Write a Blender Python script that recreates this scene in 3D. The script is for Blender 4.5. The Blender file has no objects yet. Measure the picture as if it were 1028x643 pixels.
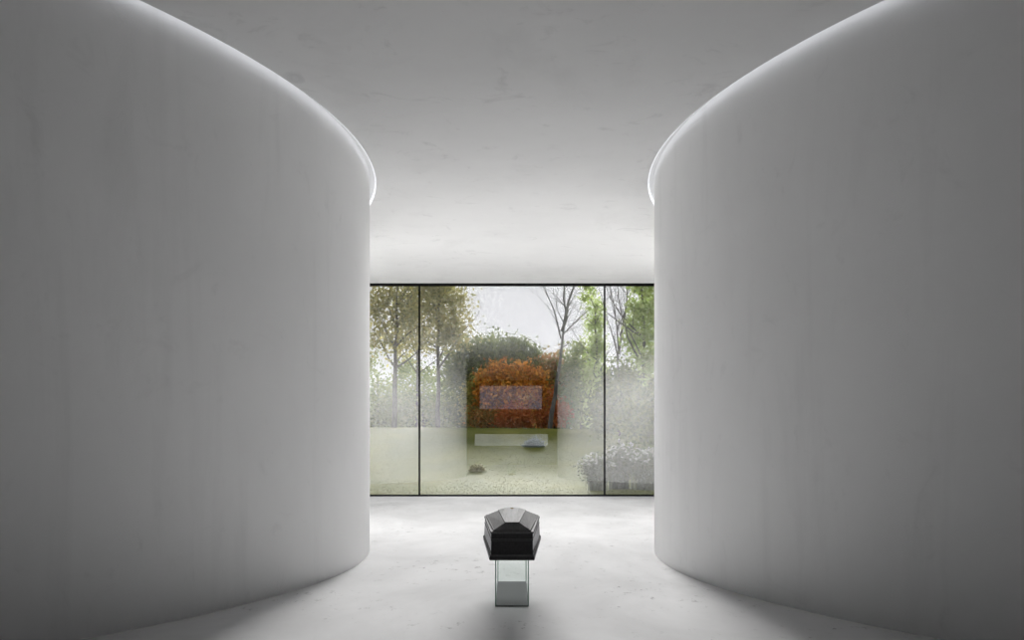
import bpy, bmesh, math, random
from mathutils import Vector, Matrix, noise as mnoise
import numpy as np

PI = math.pi
S = bpy.context.scene
C = S.collection
F = 1000.0                       # focal length in pixels of the 1028 px wide frame (a 35 mm lens)
EYE, HOR, MID = 1.75, 441.2, 514.0
CEIL, ROOF = 5.76, 6.75          # ceiling height, roof slab
R, GAP = 10.355, 0.10            # radius of the round walls, width of the light slot
CX, CY = 12.495, 14.25           # centre of the round walls
WIN = 30.5                       # glass front
WTOP = 6.55

# ---------------------------------------------------------------- materials
def mat(name, col=(.8, .8, .8), rough=.6, spec=.5, metal=0.0):
    m = bpy.data.materials.new(name); m.use_nodes = True
    b = m.node_tree.nodes['Principled BSDF']
    b.inputs['Base Color'].default_value = (*col, 1)
    b.inputs['Roughness'].default_value = rough
    b.inputs['Specular IOR Level'].default_value = spec
    b.inputs['Metallic'].default_value = metal
    return m

def nd(m, t, **kw):
    n = m.node_tree.nodes.new(t)
    for k, v in kw.items():
        setattr(n, k, v)
    return n

def lk(m, a, b): m.node_tree.links.new(a, b)

def ramp(m, stops):
    r = nd(m, 'ShaderNodeValToRGB')
    e = r.color_ramp.elements
    while len(e) < len(stops): e.new(.5)
    for i, (p, c) in enumerate(stops):
        e[i].position = p
        e[i].color = (*c, 1) if not isinstance(c, (int, float)) else (c, c, c, 1)
    return r

def noise_ramp(m, scale_vec, scale, stops, detail=6, rough=.6, dist=0.0):
    tc = nd(m, 'ShaderNodeTexCoord'); mp = nd(m, 'ShaderNodeMapping')
    mp.inputs['Scale'].default_value = scale_vec
    lk(m, tc.outputs['Object'], mp.inputs['Vector'])
    n = nd(m, 'ShaderNodeTexNoise')
    n.inputs['Scale'].default_value = scale; n.inputs['Detail'].default_value = detail
    n.inputs['Roughness'].default_value = rough; n.inputs['Distortion'].default_value = dist
    lk(m, mp.outputs[0], n.inputs['Vector'])
    r = ramp(m, stops); lk(m, n.outputs['Fac'], r.inputs['Fac'])
    return r, n

def mult(m, a, b, fac=1.0):
    x = nd(m, 'ShaderNodeMix', data_type='RGBA', blend_type='MULTIPLY')
    x.inputs[0].default_value = fac
    lk(m, a, x.inputs[6]); lk(m, b, x.inputs[7])
    return x.outputs[2]

def plaster(name, base, streak):
    m = mat(name, (base,)*3, .85, 0.0)
    b = m.node_tree.nodes['Principled BSDF']
    r1, _ = noise_ramp(m, (1, 1, 1), .35, [(.3, (base*.95,)*3), (.7, (base*1.02,)*3)], 5)
    r2, n2 = noise_ramp(m, streak, 1.0, [(.28, (.88, .88, .88)), (.46, (1, 1, 1))], 7, .65, .4)
    c = mult(m, r1.outputs[0], r2.outputs[0], .45)
    r3, _ = noise_ramp(m, (1, 1, 1), 1.6, [(.30, (.80, .80, .80)), (.42, (1, 1, 1))], 9, .7, 1.2)
    c = mult(m, c, r3.outputs[0], .6 if 'ceiling' in name else .3)
    lk(m, c, b.inputs['Base Color'])
    bp = nd(m, 'ShaderNodeBump'); bp.inputs['Strength'].default_value = .05
    bp.inputs['Distance'].default_value = .02
    lk(m, n2.outputs['Fac'], bp.inputs['Height']); lk(m, bp.outputs[0], b.inputs['Normal'])
    return m

M = {}
M['wall'] = plaster('white_plaster', .93, (1.6, 1.6, .22))
M['ceil'] = plaster('ceiling_plaster', .86, (.8, .5, 1))
M['back'] = plaster('charcoal_plaster', .16, (.6, .6, .3))
M['room'] = plaster('room_plaster', .35, (.6, .6, .3))

def floor_mat():
    m = mat('polished_concrete', (.55,)*3, .6, .0)
    b = m.node_tree.nodes['Principled BSDF']
    r1, n1 = noise_ramp(m, (1, .45, 1), .7, [(.28, (.48, .48, .485)), (.72, (.62, .62, .625))], 8, .62, .5)
    r2, n2 = noise_ramp(m, (1, .55, 1), 7.0, [(.34, (.42, .42, .42)), (.42, (1, 1, 1))], 9, .74, .3)
    r3, _ = noise_ramp(m, (1, 1, 1), .5, [(.45, (0, 0, 0)), (.6, (1, 1, 1))], 3)
    c2 = mult(m, r1.outputs[0], r2.outputs[0])
    x = nd(m, 'ShaderNodeMix', data_type='RGBA')
    lk(m, r3.outputs[0], x.inputs[0]); lk(m, r1.outputs[0], x.inputs[6]); lk(m, c2, x.inputs[7])
    lk(m, x.outputs[2], b.inputs['Base Color'])
    rr, _ = noise_ramp(m, (1, .6, 1), 1.3, [(.3, .42), (.7, .6)], 6)
    lk(m, rr.outputs[0], b.inputs['Roughness'])
    return m
M['floor'] = floor_mat()

def glass_mat(name, refl, tint, rough=0.0):
    m = bpy.data.materials.new(name); m.use_nodes = True
    t = m.node_tree; t.nodes.clear()
    o = nd(m, 'ShaderNodeOutputMaterial'); mx = nd(m, 'ShaderNodeMixShader')
    tr = nd(m, 'ShaderNodeBsdfTransparent'); tr.inputs[0].default_value = (*tint, 1)
    gl = nd(m, 'ShaderNodeBsdfGlossy'); gl.inputs['Roughness'].default_value = rough
    gl.inputs['Color'].default_value = (1, 1, 1, 1)
    mx.inputs[0].default_value = refl
    lk(m, tr.outputs[0], mx.inputs[1]); lk(m, gl.outputs[0], mx.inputs[2]); lk(m, mx.outputs[0], o.inputs[0])
    return m
M['glass'] = glass_mat('window_glass', .105, (.985, .985, .985))
M['tinted'] = glass_mat('tinted_glass', .1, (.66, .66, .72))
M['pglass'] = glass_mat('clear_glass', .03, (.975, .993, .985))
M['gedge'] = mat('green_glass_edge', (.30, .42, .36), .9, 0.0)
M['frame'] = mat('dark_metal', (.02, .02, .022), .9, 0.0)
M['stone'] = mat('dark_stone', (.17, .17, .175), .7, 0.0)
M['brass'] = mat('brass', (.20, .15, .07), .8, 0.0)

def lacquer(name, rough, w, fres, k=1.0):
    m = bpy.data.materials.new(name); m.use_nodes = True
    t = m.node_tree; t.nodes.clear()
    o = nd(m, 'ShaderNodeOutputMaterial'); mx = nd(m, 'ShaderNodeMixShader')
    d = nd(m, 'ShaderNodeBsdfDiffuse'); g = nd(m, 'ShaderNodeBsdfGlossy')
    r1, n1 = noise_ramp(m, (14, .8, 14), 3.0, [(.3, (.032*k, .031*k, .032*k)), (.7, (.046*k, .045*k, .046*k))], 5)
    lk(m, r1.outputs[0], d.inputs[0])
    g.inputs['Roughness'].default_value = rough; g.inputs['Color'].default_value = (.36, .36, .37, 1) if fres else (1, 1, 1, 1)
    mx.inputs[0].default_value = w
    if fres:
        lw = nd(m, 'ShaderNodeFresnel'); lw.inputs['IOR'].default_value = fres
        lk(m, lw.outputs[0], mx.inputs[0])
    lk(m, d.outputs[0], mx.inputs[1]); lk(m, g.outputs[0], mx.inputs[2]); lk(m, mx.outputs[0], o.inputs[0])
    return m
M['lacquer'] = lacquer('black_lacquer', .05, .05, 1.12)
M['satin_lit'] = lacquer('black_satin_lit', .62, .026, 0, 1.9)  # lighter black paints in what the lid reflects of the ceiling

def emit(name, col, s):
    m = bpy.data.materials.new(name); m.use_nodes = True
    b = m.node_tree.nodes['Principled BSDF']
    b.inputs['Base Color'].default_value = (.8, .8, .8, 1)
    b.inputs['Emission Color'].default_value = (*col, 1)
    b.inputs['Emission Strength'].default_value = s
    return m
M['white'] = mat('white_enamel', (.8, .8, .8), .8, 0.0)
M['led'] = emit('lit_diffuser', (.93, .95, 1.0), 1.1)
M['led'].node_tree.nodes['Principled BSDF'].inputs['Base Color'].default_value = (.1, .1, .1, 1)

def leafmat(name, cols, trans=.18):
    m = bpy.data.materials.new(name); m.use_nodes = True
    t = m.node_tree; t.nodes.clear()
    o = nd(m, 'ShaderNodeOutputMaterial')
    g = nd(m, 'ShaderNodeNewGeometry')
    r = ramp(m, [(i/max(1, len(cols)-1), c) for i, c in enumerate(cols)])
    lk(m, g.outputs['Random Per Island'], r.inputs['Fac'])
    d = nd(m, 'ShaderNodeBsdfDiffuse'); tl = nd(m, 'ShaderNodeBsdfTranslucent')
    lk(m, r.outputs[0], d.inputs[0]); lk(m, r.outputs[0], tl.inputs[0])
    mx = nd(m, 'ShaderNodeMixShader'); mx.inputs[0].default_value = trans
    lk(m, d.outputs[0], mx.inputs[1]); lk(m, tl.outputs[0], mx.inputs[2]); lk(m, mx.outputs[0], o.inputs[0])
    return m
M['olive'] = leafmat('olive_autumn_leaves', [(.17, .17, .06), (.32, .30, .11), (.42, .39, .17), (.24, .25, .10), (.36, .29, .11)])
M['yellow'] = leafmat('yellow_leaves', [(.34, .32, .09), (.48, .43, .14), (.26, .28, .08), (.38, .30, .09)])
M['dgreen'] = leafmat('dark_green_leaves', [(.07, .10, .03), (.13, .17, .05), (.21, .24, .07), (.09, .12, .04)])
M['green'] = leafmat('mid_green_leaves', [(.15, .20, .06), (.24, .30, .09), (.32, .34, .13)])
M['lime'] = leafmat('bright_green_leaves', [(.26, .37, .09), (.38, .48, .15), (.46, .52, .21), (.30, .38, .11)])
M['red'] = leafmat('rust_red_leaves', [(.50, .18, .03), (.74, .31, .05), (.80, .40, .08), (.30, .13, .03), (.62, .36, .08)])
M['crimson'] = leafmat('crimson_leaves', [(.40, .11, .035), (.54, .18, .06), (.36, .16, .05)])
M['rusty'] = leafmat('brown_orange_leaves', [(.30, .16, .06), (.46, .22, .07), (.22, .19, .07), (.38, .27, .09)])
M['grey'] = leafmat('silver_leaves', [(.13, .15, .11), (.21, .23, .18), (.09, .11, .075), (.17, .18, .10)])
M['bloom'] = leafmat('white_blossom', [(.42, .42, .41), (.52, .52, .50), (.34, .35, .33)])
M['bluegrey'] = leafmat('blue_grey_leaves', [(.20, .25, .26), (.28, .33, .34), (.16, .2, .2)])
M['straw'] = leafmat('straw_leaves', [(.34, .32, .2), (.46, .43, .29), (.26, .27, .15)])
M['blade'] = leafmat('grass_blades', [(.055, .07, .008), (.085, .095, .014), (.11, .11, .024), (.05, .065, .008)], .3)

def barkm(name, a, b_):
    m = mat(name, a, .9, .1)
    r, _ = noise_ramp(m, (1, 1, .25), 6, [(.35, a), (.65, b_)], 6)
    lk(m, r.outputs[0], m.node_tree.nodes['Principled BSDF'].inputs['Base Color'])
    return m
M['bark'] = barkm('grey_brown_bark', (.035, .03, .026), (.08, .07, .062))
M['palebark'] = barkm('pale_grey_bark', (.06, .058, .056), (.13, .125, .12))

def lawnm():
    m = mat('lawn', (.3, .33, .08), .95, .1)
    b = m.node_tree.nodes['Principled BSDF']
    r1, _ = noise_ramp(m, (1, .35, 1), .22, [(.3, (.07, .09, .007)), (.5, (.11, .125, .011)), (.7, (.175, .175, .022))], 6, .6, .4)
    r2, n2 = noise_ramp(m, (1, .5, 1), 6, [(.3, (.7, .7, .7)), (.65, (1.0, 1.0, 1.0))], 8, .75)
    lk(m, mult(m, r1.outputs[0], r2.outputs[0], .8), b.inputs['Base Color'])
    bp = nd(m, 'ShaderNodeBump'); bp.inputs['Strength'].default_value = .5; bp.inputs['Distance'].default_value = .05
    lk(m, n2.outputs['Fac'], bp.inputs['Height']); lk(m, bp.outputs[0], b.inputs['Normal'])
    return m
M['lawn'] = lawnm()

# ---------------------------------------------------------------- helpers
def link(name, me, material, parent=None):
    o = bpy.data.objects.new(name, me); C.objects.link(o)
    if material is not None:
        for mm in (material if isinstance(material, (list, tuple)) else [material]): me.materials.append(mm)
    if parent is not None: o.parent = parent
    return o

def obj(name, bm, material, parent=None, smooth=False):
    bmesh.ops.recalc_face_normals(bm, faces=bm.faces[:])
    me = bpy.data.meshes.new(name); bm.to_mesh(me); bm.free()
    if smooth:
        for p in me.polygons: p.use_smooth = True
    return link(name, me, material, parent)

def raw(name, verts, faces, material, parent=None, smooth=False):
    me = bpy.data.meshes.new(name); me.from_pydata([tuple(v) for v in verts], [], faces); me.update()
    if smooth:
        for p in me.polygons: p.use_smooth = True
    return link(name, me, material, parent)

def empty(name, loc, label, cat, group=None):
    o = bpy.data.objects.new(name, None); C.objects.link(o); o.location = loc
    o.empty_display_size = .2
    tag(o, label, cat, group)
    return o

def tag(o, label=None, cat=None, group=None, kind=None):
    if label: o['label'] = label
    if cat: o['category'] = cat
    if group: o['group'] = group
    if kind: o['kind'] = kind
    return o

def struct(o, label, cat):
    return tag(o, label, cat, None, 'structure')

def box(bm, x0, x1, y0, y1, z0, z1):
    v = [bm.verts.new((x, y, z)) for z in (z0, z1) for x, y in ((x0, y0), (x1, y0), (x1, y1), (x0, y1))]
    for f in ((0, 3, 2, 1), (4, 5, 6, 7), (0, 1, 5, 4), (1, 2, 6, 5), (2, 3, 7, 6), (3, 0, 4, 7)):
        bm.faces.new([v[i] for i in f])
    return v

def boxes(lst):
    bm = bmesh.new()
    for b in lst: box(bm, *b)
    return bm

def loft(rings, cap=True):
    bm = bmesh.new(); vs = [[bm.verts.new(p) for p in r] for r in rings]
    n = len(rings[0])
    for a, b in zip(vs, vs[1:]):
        for i in range(n):
            bm.faces.new((a[i], a[(i+1) % n], b[(i+1) % n], b[i]))
    if cap:
        bm.faces.new(vs[0][::-1]); bm.faces.new(vs[-1])
    return bm

def at(px, py, D):
    return Vector(((px-MID)*D/F, D, EYE+(HOR-py)*D/F))

def lawn_z(y):
    t = min(1, max(0, (y-34.0)/42.0)); t2 = t*t*(3-2*t)
    return -.03 + 2.62*t2

# ---------------------------------------------------------------- room shell
XW, YB = 24.0, -7.0
o = obj('floor', boxes([(-XW, XW, YB, WIN+.12, -.25, 0)]), M['floor'])
struct(o, 'pale polished concrete floor running up to the garden window', 'floor')

def drum(name, sx):
    n = 256; rings = []
    vs, fs = [], []
    zs = [0.0, CEIL, ROOF]
    for z in zs:
        for i in range(n):
            a = 2*PI*i/n
            vs.append((R*math.cos(a), R*math.sin(a), z))
    for k in range(len(zs)-1):
        for i in range(n):
            fs.append((k*n+i, k*n+(i+1) % n, (k+1)*n+(i+1) % n, (k+1)*n+i))
    fs.append(tuple(range(n))[::-1]); fs.append(tuple(range((len(zs)-1)*n, len(zs)*n)))
    o = raw(name, vs, fs, M['wall'])
    for p in o.data.polygons: p.use_smooth = len(p.vertices) == 4
    o.location = (sx*CX, CY, 0)
    return o
struct(drum('wall_left', -1), 'tall curved white plaster wall on the left of the coffin', 'wall')
struct(drum('wall_right', 1), 'tall curved white plaster wall on the right of the coffin', 'wall')

def ceiling():
    bm = bmesh.new(); n = 256; YS = 25.4
    def loop(pts):
        v = [bm.verts.new(p) for p in pts]
        return [bm.edges.new((v[i], v[(i+1) % len(v)])) for i in range(len(v))], v
    e0, v0 = loop([(-XW, YB, CEIL), (XW, YB, CEIL), (XW, YS, CEIL), (-XW, YS, CEIL)])
    edges = list(e0); circ = []
    for sx in (-1, 1):
        e, v = loop([(sx*CX+(R+GAP)*math.cos(2*PI*i/n), CY+(R+GAP)*math.sin(2*PI*i/n), CEIL) for i in range(n)])
        edges += e; circ.append(v)
    bmesh.ops.triangle_fill(bm, use_beauty=True, use_dissolve=False, edges=edges)
    for v in circ:                               # the edge of the slab round each light slot
        up = [bm.verts.new((p.co.x, p.co.y, CEIL+.16)) for p in v]
        for i in range(n):
            bm.faces.new((v[i], v[(i+1) % n], up[(i+1) % n], up[i]))
    prev = (v0[3], v0[2])                        # the ceiling sweeps up to the head of the window
    for k in range(1, 13):
        t = k/12; y = YS+(WIN+.12-YS)*t; z = CEIL+(WTOP-CEIL)*(t*t*(3-2*t)*.35+.65*t)
        cur = (bm.verts.new((-XW, y, z)), bm.verts.new((XW, y, z)))
        bm.faces.new((prev[0], prev[1], cur[1], cur[0])); prev = cur
    return obj('ceiling', bm, M['ceil'])
struct(ceiling(), 'plain white plaster ceiling with scuffs, between two glowing curved slots', 'ceiling')
struct(obj('trim_1', boxes([(-XW-.3, XW+.3, YB-.3, WIN+.12, ROOF, ROOF+.2)]), M['room']), 'roof slab above the ceiling', 'roof')

struct(obj('wall_west', boxes([(-XW-.3, -XW, YB-.3, WIN+.12, -.25, ROOF)]), M['room']), 'white side wall beyond the left curved wall', 'wall')
struct(obj('wall_east', boxes([(XW, XW+.3, YB-.3, WIN+.12, -.25, ROOF)]), M['room']), 'white side wall beyond the right curved wall', 'wall')
MX = 2.835                                       # mullions
PX = MX*2
# the back wall behind the viewer with a high and a low window, seen only as reflections in the garden glass
W2 = (-2.25, 2.1, 3.75, 5.45); W3 = (-2.6, 2.5, 1.25, 2.15)
struct(obj('wall_back', boxes([(-XW, min(W2[0], W3[0]), YB-.3, YB, 0, ROOF), (max(W2[1], W3[1]), XW, YB-.3, YB, 0, ROOF),
    (W3[0], W3[1], YB-.3, YB, 0, W3[2]), (W3[0], W3[1], YB-.3, YB, W3[3], W2[2]), (W3[0], W3[1], YB-.3, YB, W2[3], ROOF),
    (W3[0], W2[0], YB-.3, YB, W2[2], W2[3]), (W2[1], W3[1], YB-.3, YB, W2[2], W2[3])]), M['back']), 'charcoal wall behind the viewer', 'wall')
for nm, w in (('window_2', W2), ('window_3', W3)):
    t = .05
    o = obj(nm, boxes([(w[0], w[1], YB-.2, YB-.1, w[2], w[2]+t), (w[0], w[1], YB-.2, YB-.1, w[3]-t, w[3]),
                       (w[0], w[0]+t, YB-.2, YB-.1, w[2]+t, w[3]-t), (w[1]-t, w[1], YB-.2, YB-.1, w[2]+t, w[3]-t)]), M['frame'])
    struct(o, 'wide low window in the wall behind the viewer' if nm == 'window_3' else 'wide high window in the wall behind the viewer', 'window')
    obj('pane', boxes([(w[0]+t, w[1]-t, YB-.16, YB-.14, w[2]+t, w[3]-t)]), M['tinted' if nm == 'window_2' else 'glass'], o)
struct(obj('wall_front', boxes([(-XW, -PX, WIN-.12, WIN+.12, 0, ROOF), (PX, XW, WIN-.12, WIN+.12, 0, ROOF)]), M['room']), 'white wall either side of the garden window', 'wall')

# garden window
bm = boxes([(-PX, PX, WIN-.05, WIN+.05, 0, .05), (-PX, PX, WIN-.05, WIN+.05, WTOP-.11, WTOP+.03),
            (-PX, -PX+.06, WIN-.05, WIN+.05, .05, WTOP-.11), (PX-.06, PX, WIN-.05, WIN+.05, .05, WTOP-.11)])
win = obj('window_1', bm, M['frame'])
struct(win, 'floor to ceiling garden window with thin black frame', 'window')
xs = [-PX, -MX, MX, PX]
for x in xs[1:-1]:
    obj('mullion', boxes([(x-.024, x+.024, WIN-.05, WIN+.05, .05, WTOP-.11)]), M['frame'], win)
for a, b in zip(xs, xs[1:]):
    g = .062 if a == xs[0] else .024; h = .062 if b == xs[-1] else .024
    obj('pane', boxes([(a+g, b-h, WIN-.012, WIN+.012, .05, WTOP-.11)]), M['glass'], win)

# glowing slots between wall and ceiling
def ring(name, r0, r1, z0, z1, m, parent=None):
    n = 256; prof = [(r0, z0), (r1, z0), (r1, z1), (r0, z1)]
    vs = []; fs = []
    for i in range(n):
        a = 2*PI*i/n
        vs += [(r*math.cos(a), r*math.sin(a), z) for r, z in prof]
    for i in range(n):
        j = (i+1) % n
        for k in range(4):
            l = (k+1) % 4
            fs.append((i*4+k, j*4+k, j*4+l, i*4+l))
    return raw(name, vs, fs, m, parent)
def slot(sx, label):
    o = ring('cove_light', R+.002, R+GAP-.002, .07, .11, M['white']); o.location = (sx*CX, CY, CEIL)
    tag(o, label, 'light', 'glowing curved light slots')
    e = ring('light_strip', R+GAP-.012, R+GAP-.002, .006, .066, M['led'], o); e['label'] = 'lit strip facing the wall'
slot(-1, 'glowing light slot curving along the top of the left wall')
slot(1, 'glowing light slot curving along the top of the right wall')

# ---------------------------------------------------------------- pedestal
PY0, PY1, PW, PH = 10.40, 12.16, .176, .487
ped = empty('glass_pedestal', (0, PY0, 0), 'clear glass block pedestal with dark base carrying the coffin', 'pedestal')
def child(name, bm, m, root, smooth=False):
    o = obj(name, bm, m, root, smooth); o.matrix_parent_inverse = Matrix.Translation(-root.location); return o
child('base_plate', boxes([(-PW, PW, PY0, PY1, .001, .012)]), M['stone'], ped)
T = .01
for b in ((-PW, PW, PY0, PY0+T), (-PW, PW, PY1-T, PY1), (-PW, -PW+T, PY0+T, PY1-T), (PW-T, PW, PY0+T, PY1-T)):
    o = child('glass_panel', boxes([(*b, .006, PH-.001)]), M['pglass'], ped)
e = .0055
for x in (-PW+T/2, PW-T/2):
    for y in (PY0+T/2, PY1-T/2):
        o = child('glass_edge', boxes([(x-e, x+e, y-e, y+e, .006, PH-.001)]), M['gedge'], ped)
        o['label'] = 'green polished glass edge'

# ---------------------------------------------------------------- coffin (foot end towards the viewer)
Y0, Y1, Z0 = 10.38, 12.50, .487
cof = empty('coffin', (0, Y0, Z0), 'black lacquered coffin lying on the glass pedestal', 'coffin')
def hw(y, a, b): return a+(b-a)*(y-Y0)/(Y1-Y0)
def frame_ring(y0, y1, wa, wb, z):
    return [(-wa, y0, z), (wa, y0, z), (wb, y1, z), (-wb, y1, z)]
def tiers(lst): return loft([frame_ring(*t) for t in lst])
plinth = child('plinth', tiers([(Y0-.012, Y1+.012, .229, .354, Z0), (Y0-.016, Y1+.016, .235, .363, Z0+.006), (Y0-.016, Y1+.016, .235, .363, Z0+.04),
                       (Y0-.008, Y1+.008, .226, .356, Z0+.055), (Y0, Y1, .221, .352, Z0+.06)]), M['lacquer'], cof)
zb = Z0+.06; zt = .765
body = child('body', tiers([(Y0+.006, Y1-.006, .217, .349, zb), (Y0+.004, Y1-.004, .2165, .3415, zt-.075), (Y0-.002, Y1+.002, .2205, .3455, zt-.07),
                     (Y0-.002, Y1+.002, .2205, .3455, zt-.06), (Y0+.004, Y1-.004, .2165, .3405, zt-.055),
                     (Y0+.002, Y1-.002, .216, .339, zt)]), M['lacquer'], cof)
for o in (plinth, body):                          # ledges and mouldings are satin with reflected light painted in, upright faces polished
    o.data.materials.append(M['satin_lit'])
    for p in o.data.polygons:
        if abs(p.normal.z) > .25: p.material_index = 1
lid = child('lid', tiers([(Y0-.008, Y1+.008, .222, .347, zt), (Y0-.008, Y1+.008, .222, .347, zt+.018), (Y0+.03, Y1-.02, .196, .332, zt+.022),
                    (Y0+.03, Y1-.02, .194, .330, zt+.034), (Y0+.05, Y1-.04, .184, .316, zt+.038), (Y0+.17, Y1-.13, .080, .175, .862)]), M['satin_lit'], cof)
# crowned top panel
yn, yf = Y0+.16, Y1-.12
bm = bmesh.new()
def prow(y, w, z, cr): return [bm.verts.new((x*w, y, z+cr*(1-x*x))) for x in (-1, -.5, 0, .5, 1)]
lo = [prow(yn, .076, .858, 0), prow(yf, .172, .858, 0)]
up = [prow(yn, .076, .872, .0), prow((yn+yf)/2, .122, .873, .012), prow(yf, .172, .873, .03)]
for a, b in zip(up, up[1:]):
    for i in range(4): bm.faces.new((a[i], a[i+1], b[i+1], b[i]))
for i in range(4):
    bm.faces.new((lo[0][i], lo[0][i+1], up[0][i+1], up[0][i])); bm.faces.new((lo[1][i], lo[1][i+1], up[2][i+1], up[2][i]))
    bm.faces.new((lo[0][i], lo[0][i+1], lo[1][i+1], lo[1][i]))
for s in (0, 4): bm.faces.new((lo[0][s], up[0][s], up[1][s], up[2][s], lo[1][s]))
child('lid_panel', bm, M['satin_lit'], cof)
bm = bmesh.new()
bmesh.ops.create_uvsphere(bm, u_segments=16, v_segments=8, radius=1)
bmesh.ops.transform(bm, matrix=Matrix.Translation((0, yf-.16, .899)) @ Matrix.Diagonal((.022, .055, .010, 1)), verts=bm.verts)
o = child('emblem', bm, M['brass'], cof, True); o['label'] = 'small oval brass emblem'

# ---------------------------------------------------------------- garden ground
ys = list(np.linspace(WIN+.12, 120, 60)); xsn = np.linspace(-90, 90, 31)
vs = [(x, y, lawn_z(y)+.06*math.sin(x*.21+y*.13)*min(1, max(0, (y-36)/10))) for y in ys for x in xsn]
n = len(xsn); fs = [(j*n+i, j*n+i+1, (j+1)*n+i+1, (j+1)*n+i) for j in range(len(ys)-1) for i in range(n-1)]
struct(raw('lawn', vs, fs, M['lawn'], None, True), 'mown green lawn rising gently beyond the window', 'lawn')
# ground on the other side of the building
struct(raw('ground', [(-60, -80, -.2), (60, -80, -.2), (60, YB-.3, -.2), (-60, YB-.3, -.2)], [(0, 1, 2, 3)], M['lawn']), 'grass behind the building', 'ground')

rng = np.random.default_rng(7)
def leaves(name, cen, size, material, parent, aspect=.6, up=0.0):
    """one mesh of separate small leaf blades at the given centres"""
    cen = np.asarray(cen); N = len(cen)
    nrm = rng.normal(size=(N, 3)); nrm[:, 2] += up; nrm /= np.linalg.norm(nrm, axis=1)[:, None]
    t = rng.normal(size=(N, 3)); t -= (t*nrm).sum(1)[:, None]*nrm; t /= np.linalg.norm(t, axis=1)[:, None]
    b = np.cross(nrm, t)
    s = (size*rng.uniform(.6, 1.35, N))[:, None]
    v = np.stack([cen-t*s, cen-b*s*aspect*.9+nrm*s*.15, cen+t*s, cen+b*s*aspect+nrm*s*.15], 1).reshape(-1, 3)
    me = bpy.data.meshes.new(name)
    me.vertices.add(4*N); me.vertices.foreach_set('co', v.astype(np.float32).ravel())
    me.loops.add(4*N); me.loops.foreach_set('vertex_index', np.arange(4*N, dtype=np.int32))
    me.polygons.add(N); me.polygons.foreach_set('loop_start', np.arange(0, 4*N, 4, dtype=np.int32))
    me.update(calc_edges=True)
    return link(name, me, material, parent)

def tube_mesh(segs, sides=6):
    """segs: list of (p0, r0, p1, r1)"""
    vs, fs = [], []
    for p0, r0, p1, r1 in segs:
        d = (p1-p0)
        if d.length < 1e-5: continue
        d.normalize(); a = d.orthogonal().normalized(); b = d.cross(a); k = len(vs)
        for p, r in ((p0, r0), (p1, r1)):
            for i in range(sides):
                t = 2*PI*i/sides; vs.append(p+a*(r*math.cos(t))+b*(r*math.sin(t)))
        for i in range(sides):
            j = (i+1) % sides; fs.append((k+i, k+j, k+sides+j, k+sides+i))
        fs.append(tuple(range(k+sides, k+2*sides)))
    return vs, fs

def grow(p, d, length, r, level, rnd, segs, spread=.6, kids=3, tips=None, bend=.18, upw=.25, steps=4):
    q = p.copy(); d = d.normalized(); rr = r
    pts = []
    for i in range(steps):
        d = (d+Vector((rnd.gauss(0, bend), rnd.gauss(0, bend), rnd.gauss(0, bend)+upw*.3))).normalized()
        n = q+d*(length/steps); r2 = r*(1-.62*(i+1)/steps)
        segs.append((q.copy(), rr, n.copy(), r2)); q = n; rr = r2; pts.append((q.copy(), r2, d.copy()))
    if tips is not None and level <= 1: tips += [x[0] for x in pts]
    if level <= 0: return
    for k in range(kids):
        f = pts[min(steps-1, int((k+1)/kids*steps))] if k else pts[-1]
        ax = Vector((rnd.gauss(0, 1), rnd.gauss(0, 1), rnd.gauss(0, .6))).normalized()
        nd_ = (f[2]+ax*spread*rnd.uniform(.7, 1.3)+Vector((0, 0, upw))).normalized()
        grow(f[0], nd_, length*rnd.uniform(.55, .78), f[1]*.8, level-1, rnd, segs, spread, kids, tips, bend, upw, steps)

def blob_points(blobs, n, clump, hollow=.55):
    """leaf positions: clumps scattered through the blobs (centre, radii)"""
    vol = np.array([b[1][0]*b[1][1]*b[1][2] for b in blobs])**.67; vol = vol/vol.sum(); out = []
    for (c, r), w in zip(blobs, vol):
        m = max(40, int(n*w)); k = max(4, m//45)
        u = rng.normal(size=(k, 3)); u /= np.linalg.norm(u, axis=1)[:, None]
        u *= (hollow+(1-hollow)*rng.uniform(0, 1, k)**.7)[:, None]
        cc = np.array(c)+u*np.array(r)
        idx = rng.integers(0, k, m)
        out.append(cc[idx]+rng.normal(size=(m, 3))*clump*rng.uniform(.5, 1.2, (k, 1))[idx])
    return np.concatenate(out)

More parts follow.
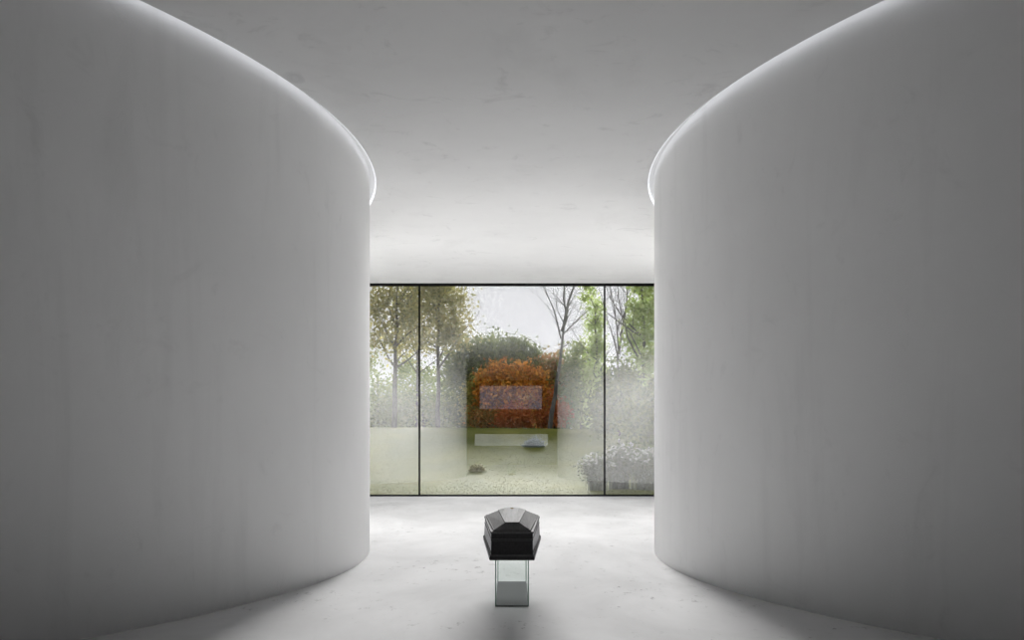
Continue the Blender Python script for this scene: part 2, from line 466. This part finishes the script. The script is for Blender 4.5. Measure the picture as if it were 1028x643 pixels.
def tree(name, cat, label, group, D, base_px, top, blobs, nleaf, leaf, size, clump, trunk_r=.14, bark='bark', seed=1, bare=False,
         levels=3, hollow=.5, lean=0.0, kids=3, spread=.6):
    """D distance; base_px x of the foot; top (px, py) of the trunk; blobs (px, py, rx, ry) in photo pixels turned into metres at D"""
    rnd = random.Random(seed); s = D/F
    bx = (base_px-MID)*s; bz = lawn_z(D)-.05
    root = empty(name, (bx, D, bz), label, cat, group)
    inv = Matrix.Translation((-bx, -D, -bz))
    p = Vector((bx, D, bz)); tp = at(top[0], top[1], D)
    segs = []; prev = p; N = 7
    for i in range(1, N+1):
        t = i/N; q = p.lerp(tp, t)+Vector((rnd.gauss(0, .05), rnd.gauss(0, .08), 0))*(1 if i < N else 0)
        segs.append((prev.copy(), trunk_r*(1-.7*(i-1)/N), q.copy(), trunk_r*(1-.7*i/N)))
        if i >= 3 and levels > 0:
            for k in range(kids-1):
                a = rnd.uniform(0, 2*PI)
                grow(q, Vector((math.cos(a), math.sin(a), rnd.uniform(.5, 1.1))), (tp-p).length*rnd.uniform(.16, .30), trunk_r*(1-.7*i/N)*.6,
                     levels-1, rnd, segs, spread, 2, None, .14, .25, 3)
        prev = q
    vs, fs = tube_mesh(segs, 5)
    o = raw('trunk', vs, fs, M[bark], root, True); o.matrix_parent_inverse = inv
    if nleaf:
        bl = []
        for i, b in enumerate(blobs):
            c = at(b[0], b[1], D); c.y += rnd.uniform(-.6, .6)
            bl.append((tuple(c), (b[2]*s, min(b[2], 40)*s, b[3]*s)))
        P = blob_points(bl, nleaf, clump, hollow)
        P = P[P[:, 2] > lawn_z(D)+.05]
        o = leaves('foliage', P, size, M[leaf], root); o.matrix_parent_inverse = inv
    return root

GL = 'tall autumn trees on the left'
tree('autumn_tree', 'tree', 'tall sparse olive autumn tree at the far left edge of the window', GL, 74, 396, (399, 288),
     [(385, 300, 22, 18), (405, 296, 20, 22), (378, 335, 14, 16), (405, 335, 22, 16), (392, 318, 24, 20), (398, 268, 26, 22), (415, 312, 12, 16)],
     3600, 'olive', .15, .75, .22, seed=3, levels=3, kids=4)
tree('autumn_tree', 'tree', 'olive and yellow tree just right of the left black mullion', GL, 76, 440, (441, 290),
     [(437, 300, 22, 20), (452, 305, 13, 20), (425, 318, 16, 18), (447, 332, 20, 15), (432, 280, 20, 16), (460, 300, 6, 10), (455, 335, 12, 12), (428, 345, 12, 9)],
     5200, 'olive', .15, .65, .2, seed=5, levels=3, kids=3)
tree('autumn_tree', 'tree', 'yellow leafed tree behind the left black mullion, beyond the others', GL, 88, 418, (420, 300),
     [(418, 300, 16, 22), (424, 282, 14, 10), (410, 345, 16, 14), (440, 286, 10, 12)], 1700, 'yellow', .17, .8, .16, seed=8)

GB = 'low trees along the far edge of the lawn'
def bush(label, D, px, blobs, n, leaf, size, clump, seed, name='bush', cat='bush', group=GB, hollow=.55, tr=.09, lv=2):
    t = min(b[1] for b in blobs)
    return tree(name, cat, label, group, D, px, (px, t+6), blobs, n, leaf, size, clump, tr, 'bark', seed, False, lv, hollow)
bush('dark green bushy tree left of and behind the rust red tree', 86, 470, [(470, 358, 14, 16), (456, 372, 12, 18), (484, 352, 12, 12), (478, 375, 20, 25), (462, 395, 16, 26), (475, 410, 18, 18)], 9000, 'dgreen', .17, .55, 11, 'green_tree', 'tree')
bush('green bushy tree showing above the middle of the rust red tree', 90, 515, [(512, 356, 18, 13), (528, 362, 14, 14), (500, 352, 12, 12), (515, 385, 24, 26), (535, 375, 10, 18)], 8000, 'dgreen', .17, .55, 12, 'green_tree', 'tree')
bush('pale hazy bush at the far left edge under the olive tree', 88, 380, [(378, 408, 16, 20), (392, 400, 16, 26), (372, 370, 9, 22), (405, 412, 16, 17)], 4200, 'green', .17, .6, 13)
bush('green bush filling the gap between the two olive trees', 90, 425, [(425, 398, 20, 28), (440, 412, 18, 18), (455, 405, 12, 26), (412, 375, 12, 15)], 4600, 'green', .17, .6, 14)
bush('olive and yellow shrub at the left foot of the rust red tree', 80, 476, [(476, 404, 9, 20), (481, 390, 8, 10), (474, 420, 8, 10)], 2600, 'yellow', .14, .4, 15)
bush('large rounded rust red tree at the far side of the lawn', 79, 513, [(505, 383, 24, 16), (525, 381, 20, 14), (492, 392, 18, 20), (535, 392, 16, 22), (512, 398, 30, 30), (486, 412, 14, 18), (537, 412, 14, 18)], 12000, 'red', .17, .36, 16, 'red_tree', 'tree', GB, .6, .16)
bush('small crimson shrub in front of the rust red tree', 75, 516, [(516, 418, 14, 11), (508, 423, 9, 7), (526, 422, 9, 8)], 2800, 'crimson', .11, .3, 17)
bush('dark shrub low at the left front of the rust red tree', 76, 490, [(490, 420, 13, 10), (480, 423, 8, 7), (500, 424, 8, 6)], 2200, 'rusty', .11, .3, 29)
bush('brown orange tree behind the leaning bare tree', 84, 550, [(549, 372, 9, 16), (560, 380, 10, 24), (546, 395, 9, 24), (564, 402, 12, 26), (552, 412, 14, 16)], 6000, 'rusty', .15, .45, 18, 'orange_tree', 'tree')
bush('crimson shrub at the foot of the leaning bare tree', 77, 557, [(556, 408, 6, 20), (562, 418, 7, 12), (545, 418, 5, 10)], 1900, 'crimson', .12, .3, 19)
bush('olive green bush right of the leaning bare tree', 82, 583, [(582, 362, 15, 18), (575, 385, 14, 24), (592, 385, 14, 28), (583, 410, 22, 20)], 6500, 'green', .16, .5, 20)

for i, (px, nm) in enumerate([(380, 'below the leftmost olive tree'), (420, 'behind the left black mullion'), (455, 'right of the second olive tree'), (500, 'behind the rust red tree'),
                              (545, 'behind the leaning bare tree'), (590, 'behind the slim poplar'), (635, 'behind the tall poplar')]):
    bush('low dark bush on the far lawn edge '+nm, 96, px, [(px-12, 418, 15, 15), (px+10, 420, 16, 14), (px, 425, 24, 9)], 2600, 'dgreen', .2, .5, 60+i, 'low_bush')

GC = 'columnar poplars on the right'
tree('poplar', 'tree', 'slim bright green column tree left of the right black mullion', GC, 70, 598, (598, 310),
     [(598, 318, 6, 16), (598, 340, 8, 22), (597, 368, 9, 24), (598, 398, 10, 26), (599, 420, 9, 14), (591, 292, 5, 18)], 5200, 'lime', .12, .3, .13, seed=21, levels=2)
tree('poplar', 'tree', 'tall bright green column tree at the right edge of the window', GC, 58, 646, (646, 262),
     [(640, 300, 9, 26), (652, 295, 10, 28), (640, 340, 9, 26), (654, 345, 12, 30), (646, 378, 13, 28), (645, 410, 14, 26), (646, 270, 10, 20)], 8500, 'lime', .12, .32, .16, seed=22, levels=2)
tree('bare_tree', 'tree', 'leaning slender bare tree with forked pale trunk', 'bare trees', 74, 552, (568, 316), [], 0, 'olive', .1, .1, .20, 'palebark', 24, True, 0)
def bare_crown(root, D, limbs, seed, bark):
    """thin limbs of a bare tree: pixel polylines turned into limbs, each sprouting twigs"""
    rnd = random.Random(seed); segs = []
    for pts, r0, r1 in limbs:
        P = [at(x, y, D)+Vector((0, rnd.uniform(-.5, .5)*(i > 0), 0)) for i, (x, y) in enumerate(pts)]
        for i in range(len(P)-1):
            a = r0+(r1-r0)*i/(len(P)-1); b = r0+(r1-r0)*(i+1)/(len(P)-1)
            segs.append((P[i], a, P[i+1], b))
            for k in range(3):
                q = P[i].lerp(P[i+1], rnd.random())
                d = (P[i+1]-P[i]).normalized()+Vector((rnd.gauss(0, .5), rnd.gauss(0, .5), rnd.uniform(-.1, .4)))
                grow(q, d, rnd.uniform(.9, 2.0), b*.5, 1, rnd, segs, .6, 3, None, .12, .15, 3)
    vs, fs = tube_mesh(segs, 5)
    o = raw('branches', vs, fs, M[bark], root, True); o.matrix_parent_inverse = Matrix.Translation(-root.location)
bare_crown(bpy.data.objects['bare_tree'], 74, [
    ([(566, 326), (570, 305), (576, 288), (579, 268)], .11, .04), ([(564, 333), (569, 320), (566, 300), (567, 280), (566, 262)], .10, .03),
    ([(563, 340), (560, 325), (556, 310), (549, 296), (543, 284)], .07, .02), ([(566, 335), (576, 325), (584, 318), (592, 310)], .06, .02),
    ([(561, 355), (566, 348), (574, 343)], .05, .02)], 4, 'palebark')
bt = tree('bare_tree', 'tree', 'bare twiggy tree between the right black mullion and the right poplar', 'bare trees', 66, 620, (621, 350), [], 0, 'olive', .1, .1, .13, 'bark', 25, True, 0)
bare_crown(bt, 66, [
    ([(621, 356), (624, 335), (628, 310), (631, 285), (632, 265)], .08, .02), ([(621, 362), (617, 345), (612, 330), (608, 318)], .06, .02),
    ([(621, 352), (619, 330), (616, 305), (612, 285)], .06, .02), ([(622, 345), (626, 325), (622, 300), (621, 280)], .05, .015)], 9, 'bark')
bush('dense green bush behind the white flowering shrubs, right of the mullion', 56, 622, [(615, 400, 14, 26), (632, 405, 16, 30), (624, 385, 14, 18), (605, 415, 12, 20), (650, 415, 14, 24)], 9000, 'dgreen', .12, .4, 26, 'bush', 'bush', 'bushes on the right')
bush('spreading green bush at the right edge beneath the tall poplar', 48, 652, [(650, 420, 14, 26), (640, 430, 14, 20), (664, 415, 14, 34)], 6500, 'dgreen', .11, .35, 27, 'bush', 'bush', 'bushes on the right')
# more trees outside the narrow view so that the place goes on to both sides
for i, (px, D, lf) in enumerate([(300, 80, 'olive'), (210, 86, 'dgreen'), (740, 76, 'green'), (830, 84, 'olive'), (110, 82, 'rusty'), (930, 80, 'dgreen')]):
    tree('garden_tree', 'tree', ['broad olive tree hidden behind the left curved wall', 'dark green tree further left behind the left curved wall', 'green tree hidden behind the right curved wall',
         'olive tree further right behind the right curved wall', 'brown tree at the far left end of the garden', 'dark green tree at the far right end of the garden'][i],
         'trees out of view beside the window', D, px, (px, 300), [(px, 320, 40, 40), (px-24, 355, 30, 34), (px+24, 350, 30, 38), (px, 395, 46, 30)], 5000, lf, .2, .7, .2, seed=40+i)

# white flowering shrubs close to the glass
def flower_shrub(label, px, D, h, w, seed, n):
    rnd = random.Random(seed); x = (px-MID)*D/F; z = lawn_z(D)
    root = empty('flowering_shrub', (x, D, z), label, 'shrub', 'white flowering shrubs by the window')
    vs, fs = [], []; tips = []
    for i in range(n):
        a = rnd.uniform(0, 2*PI); out = rnd.uniform(.15, 1)*w; hh = h*rnd.uniform(.6, 1.0)*(1-.35*(out/w)**2)
        p0 = Vector((rnd.gauss(0, w*.25), rnd.gauss(0, w*.2), 0)); side = Vector((-math.sin(a), math.cos(a), 0))*rnd.uniform(.012, .02)
        k = len(vs); N = 5
        for j in range(N+1):
            t = j/N; q = p0+Vector((math.cos(a)*out*t*t, math.sin(a)*out*t*t, hh*math.sin(t*PI*.55)/math.sin(PI*.55)))
            ww = side*.6*(1-.85*t)
            vs += [q-ww, q+ww]
        for j in range(N): fs.append((k+2*j, k+2*j+1, k+2*j+3, k+2*j+2))
        if hh > h*.62: tips.append(vs[-1])
    raw('stems', vs, fs, M['grey'], root)
    P = np.array([tuple(t) for t in tips]); m = len(P)*14
    Q = P[rng.integers(0, len(P), m)]*np.array([1, 1, .97])
    leaves('foliage', Q*rng.uniform(.12, .97, (m, 1))**.8*np.array([1.05, 1.05, 1])+rng.normal(size=(m, 3))*.07, .055, M['grey'], root)
    sel = P[rng.permutation(len(P))[:max(6, len(P)//5)]]
    Q = np.repeat(sel, 14, 0)+rng.normal(size=(len(sel)*14, 3))*np.array([.035, .035, .03])
    leaves('blossom', Q, .026, M['bloom'], root, .8)
    return root
flower_shrub('pale feathery flowering shrub left of the right black mullion', 600, 34.5, 1.35, .55, 1, 420)
flower_shrub('white flowering shrub just right of the right black mullion', 622, 35.5, 1.75, .7, 2, 520)
flower_shrub('white flowering shrub touching the right curved wall in view', 648, 34.8, 1.55, .7, 3, 520)
flower_shrub('white flowering shrub mostly hidden behind the right curved wall', 678, 35.4, 1.6, .7, 4, 420)
# low plants on the lawn
def low_plant(label, px, D, w, h, leaf, n, sz, seed):
    x = (px-MID)*D/F; z = lawn_z(D)
    root = empty('low_shrub', (x, D, z), label, 'shrub', 'low shrubs on the lawn')
    u = rng.normal(size=(n, 3)); u /= np.linalg.norm(u, axis=1)[:, None]; u[:, 2] = abs(u[:, 2])
    u *= rng.uniform(.5, 1, (n, 1))*np.array([w, w*.7, h])*(1+.15*rng.normal(size=(n, 1)))
    u[:, 2] = abs(u[:, 2])
    leaves('foliage', u, sz, M[leaf], root)
    segs = []; rnd = random.Random(seed)
    for i in range(9):
        a = rnd.uniform(0, 2*PI); segs.append((Vector((0, 0, -.03)), .02, Vector((math.cos(a)*w*.5, math.sin(a)*w*.4, h*.6)), .008))
    vs, fs = tube_mesh(segs, 5); raw('stem', vs, fs, M['bark'], root)
low_plant('made-up low blue grey shrub on the lawn, standing for a reflected blob', 536, 55, .62, .55, 'bluegrey', 900, .06, 3)  # added shrub in place of a shape mirrored in the glass
low_plant('small pale grassy clump at the left of the lawn', 479, 44, .36, .3, 'straw', 500, .045, 4)

# grass blades on the near lawn
N = 42000
gy = WIN+.3+34*rng.uniform(0, 1, N)**1.5; gx = rng.uniform(-.17, .17, N)*gy*1.15
hh = rng.uniform(.012, .04, N); a = rng.uniform(0, 2*PI, N)
bz = np.array([lawn_z(y) for y in gy])+.06*np.sin(gx*.21+gy*.13)*np.clip((gy-36)/10, 0, 1)-.005
w = .012
v = np.empty((N, 3, 3)); lx = rng.normal(0, .03, N); ly = rng.normal(0, .03, N)
v[:, 0] = np.stack([gx-w*np.cos(a), gy-w*np.sin(a), bz], 1); v[:, 1] = np.stack([gx+w*np.cos(a), gy+w*np.sin(a), bz], 1); v[:, 2] = np.stack([gx+lx, gy+ly, bz+hh], 1)
me = bpy.data.meshes.new('grass'); me.vertices.add(3*N); me.vertices.foreach_set('co', v.astype(np.float32).ravel())
me.loops.add(3*N); me.loops.foreach_set('vertex_index', np.arange(3*N, dtype=np.int32))
me.polygons.add(N); me.polygons.foreach_set('loop_start', np.arange(0, 3*N, 3, dtype=np.int32)); me.update(calc_edges=True)
tag(link('grass', me, M['blade']), 'short grass blades on the lawn just outside the window', 'grass', None, 'stuff')

# ---------------------------------------------------------------- light and camera
w = bpy.data.worlds.new('overcast_sky'); S.world = w; w.use_nodes = True
bg = w.node_tree.nodes['Background']; bg.inputs[0].default_value = (.945, .955, 1.0, 1); bg.inputs[1].default_value = .76
def portal(loc, rot, sx, sy):
    l = bpy.data.lights.new('daylight_portal', 'AREA'); l.shape = 'RECTANGLE'; l.size = sx; l.size_y = sy
    l.cycles.is_portal = True
    o = bpy.data.objects.new('daylight_portal', l); C.objects.link(o); o.location = loc; o.rotation_euler = rot
portal((0, WIN+.1, WTOP/2), (-PI/2, 0, 0), PX*2, WTOP)

SUN, SEL, SANG = 28.0, 10, 16.0  # hazy low sun straight down the axis of the passage
sl = bpy.data.lights.new('sun', 'SUN'); sl.energy = SUN; sl.angle = math.radians(SANG); sl.color = (1.0, .99, .975)
so = bpy.data.objects.new('sun', sl); C.objects.link(so)
so.rotation_euler = Vector((0, math.cos(math.radians(SEL)), math.sin(math.radians(SEL)))).to_track_quat('Z', 'Y').to_euler()
so.location = (0, 60, 40)

cam = bpy.data.cameras.new('camera'); co = bpy.data.objects.new('camera', cam); C.objects.link(co)
co.location = (0, 0, EYE); co.rotation_euler = (PI/2, 0, 0)
cam.sensor_width = 36; cam.lens = 36*F/1028; cam.shift_y = (HOR-321.5)/1028
cam.clip_end = 500
S.camera = co
S.view_settings.view_transform = 'Standard'; S.view_settings.look = 'None'
S.view_settings.exposure = 0.13; S.view_settings.gamma = 1.0; S.view_settings.use_curve_mapping = False
S.cycles.max_bounces = 14; S.cycles.diffuse_bounces = 8; S.cycles.transparent_max_bounces = 16
S.cycles.use_denoising = True
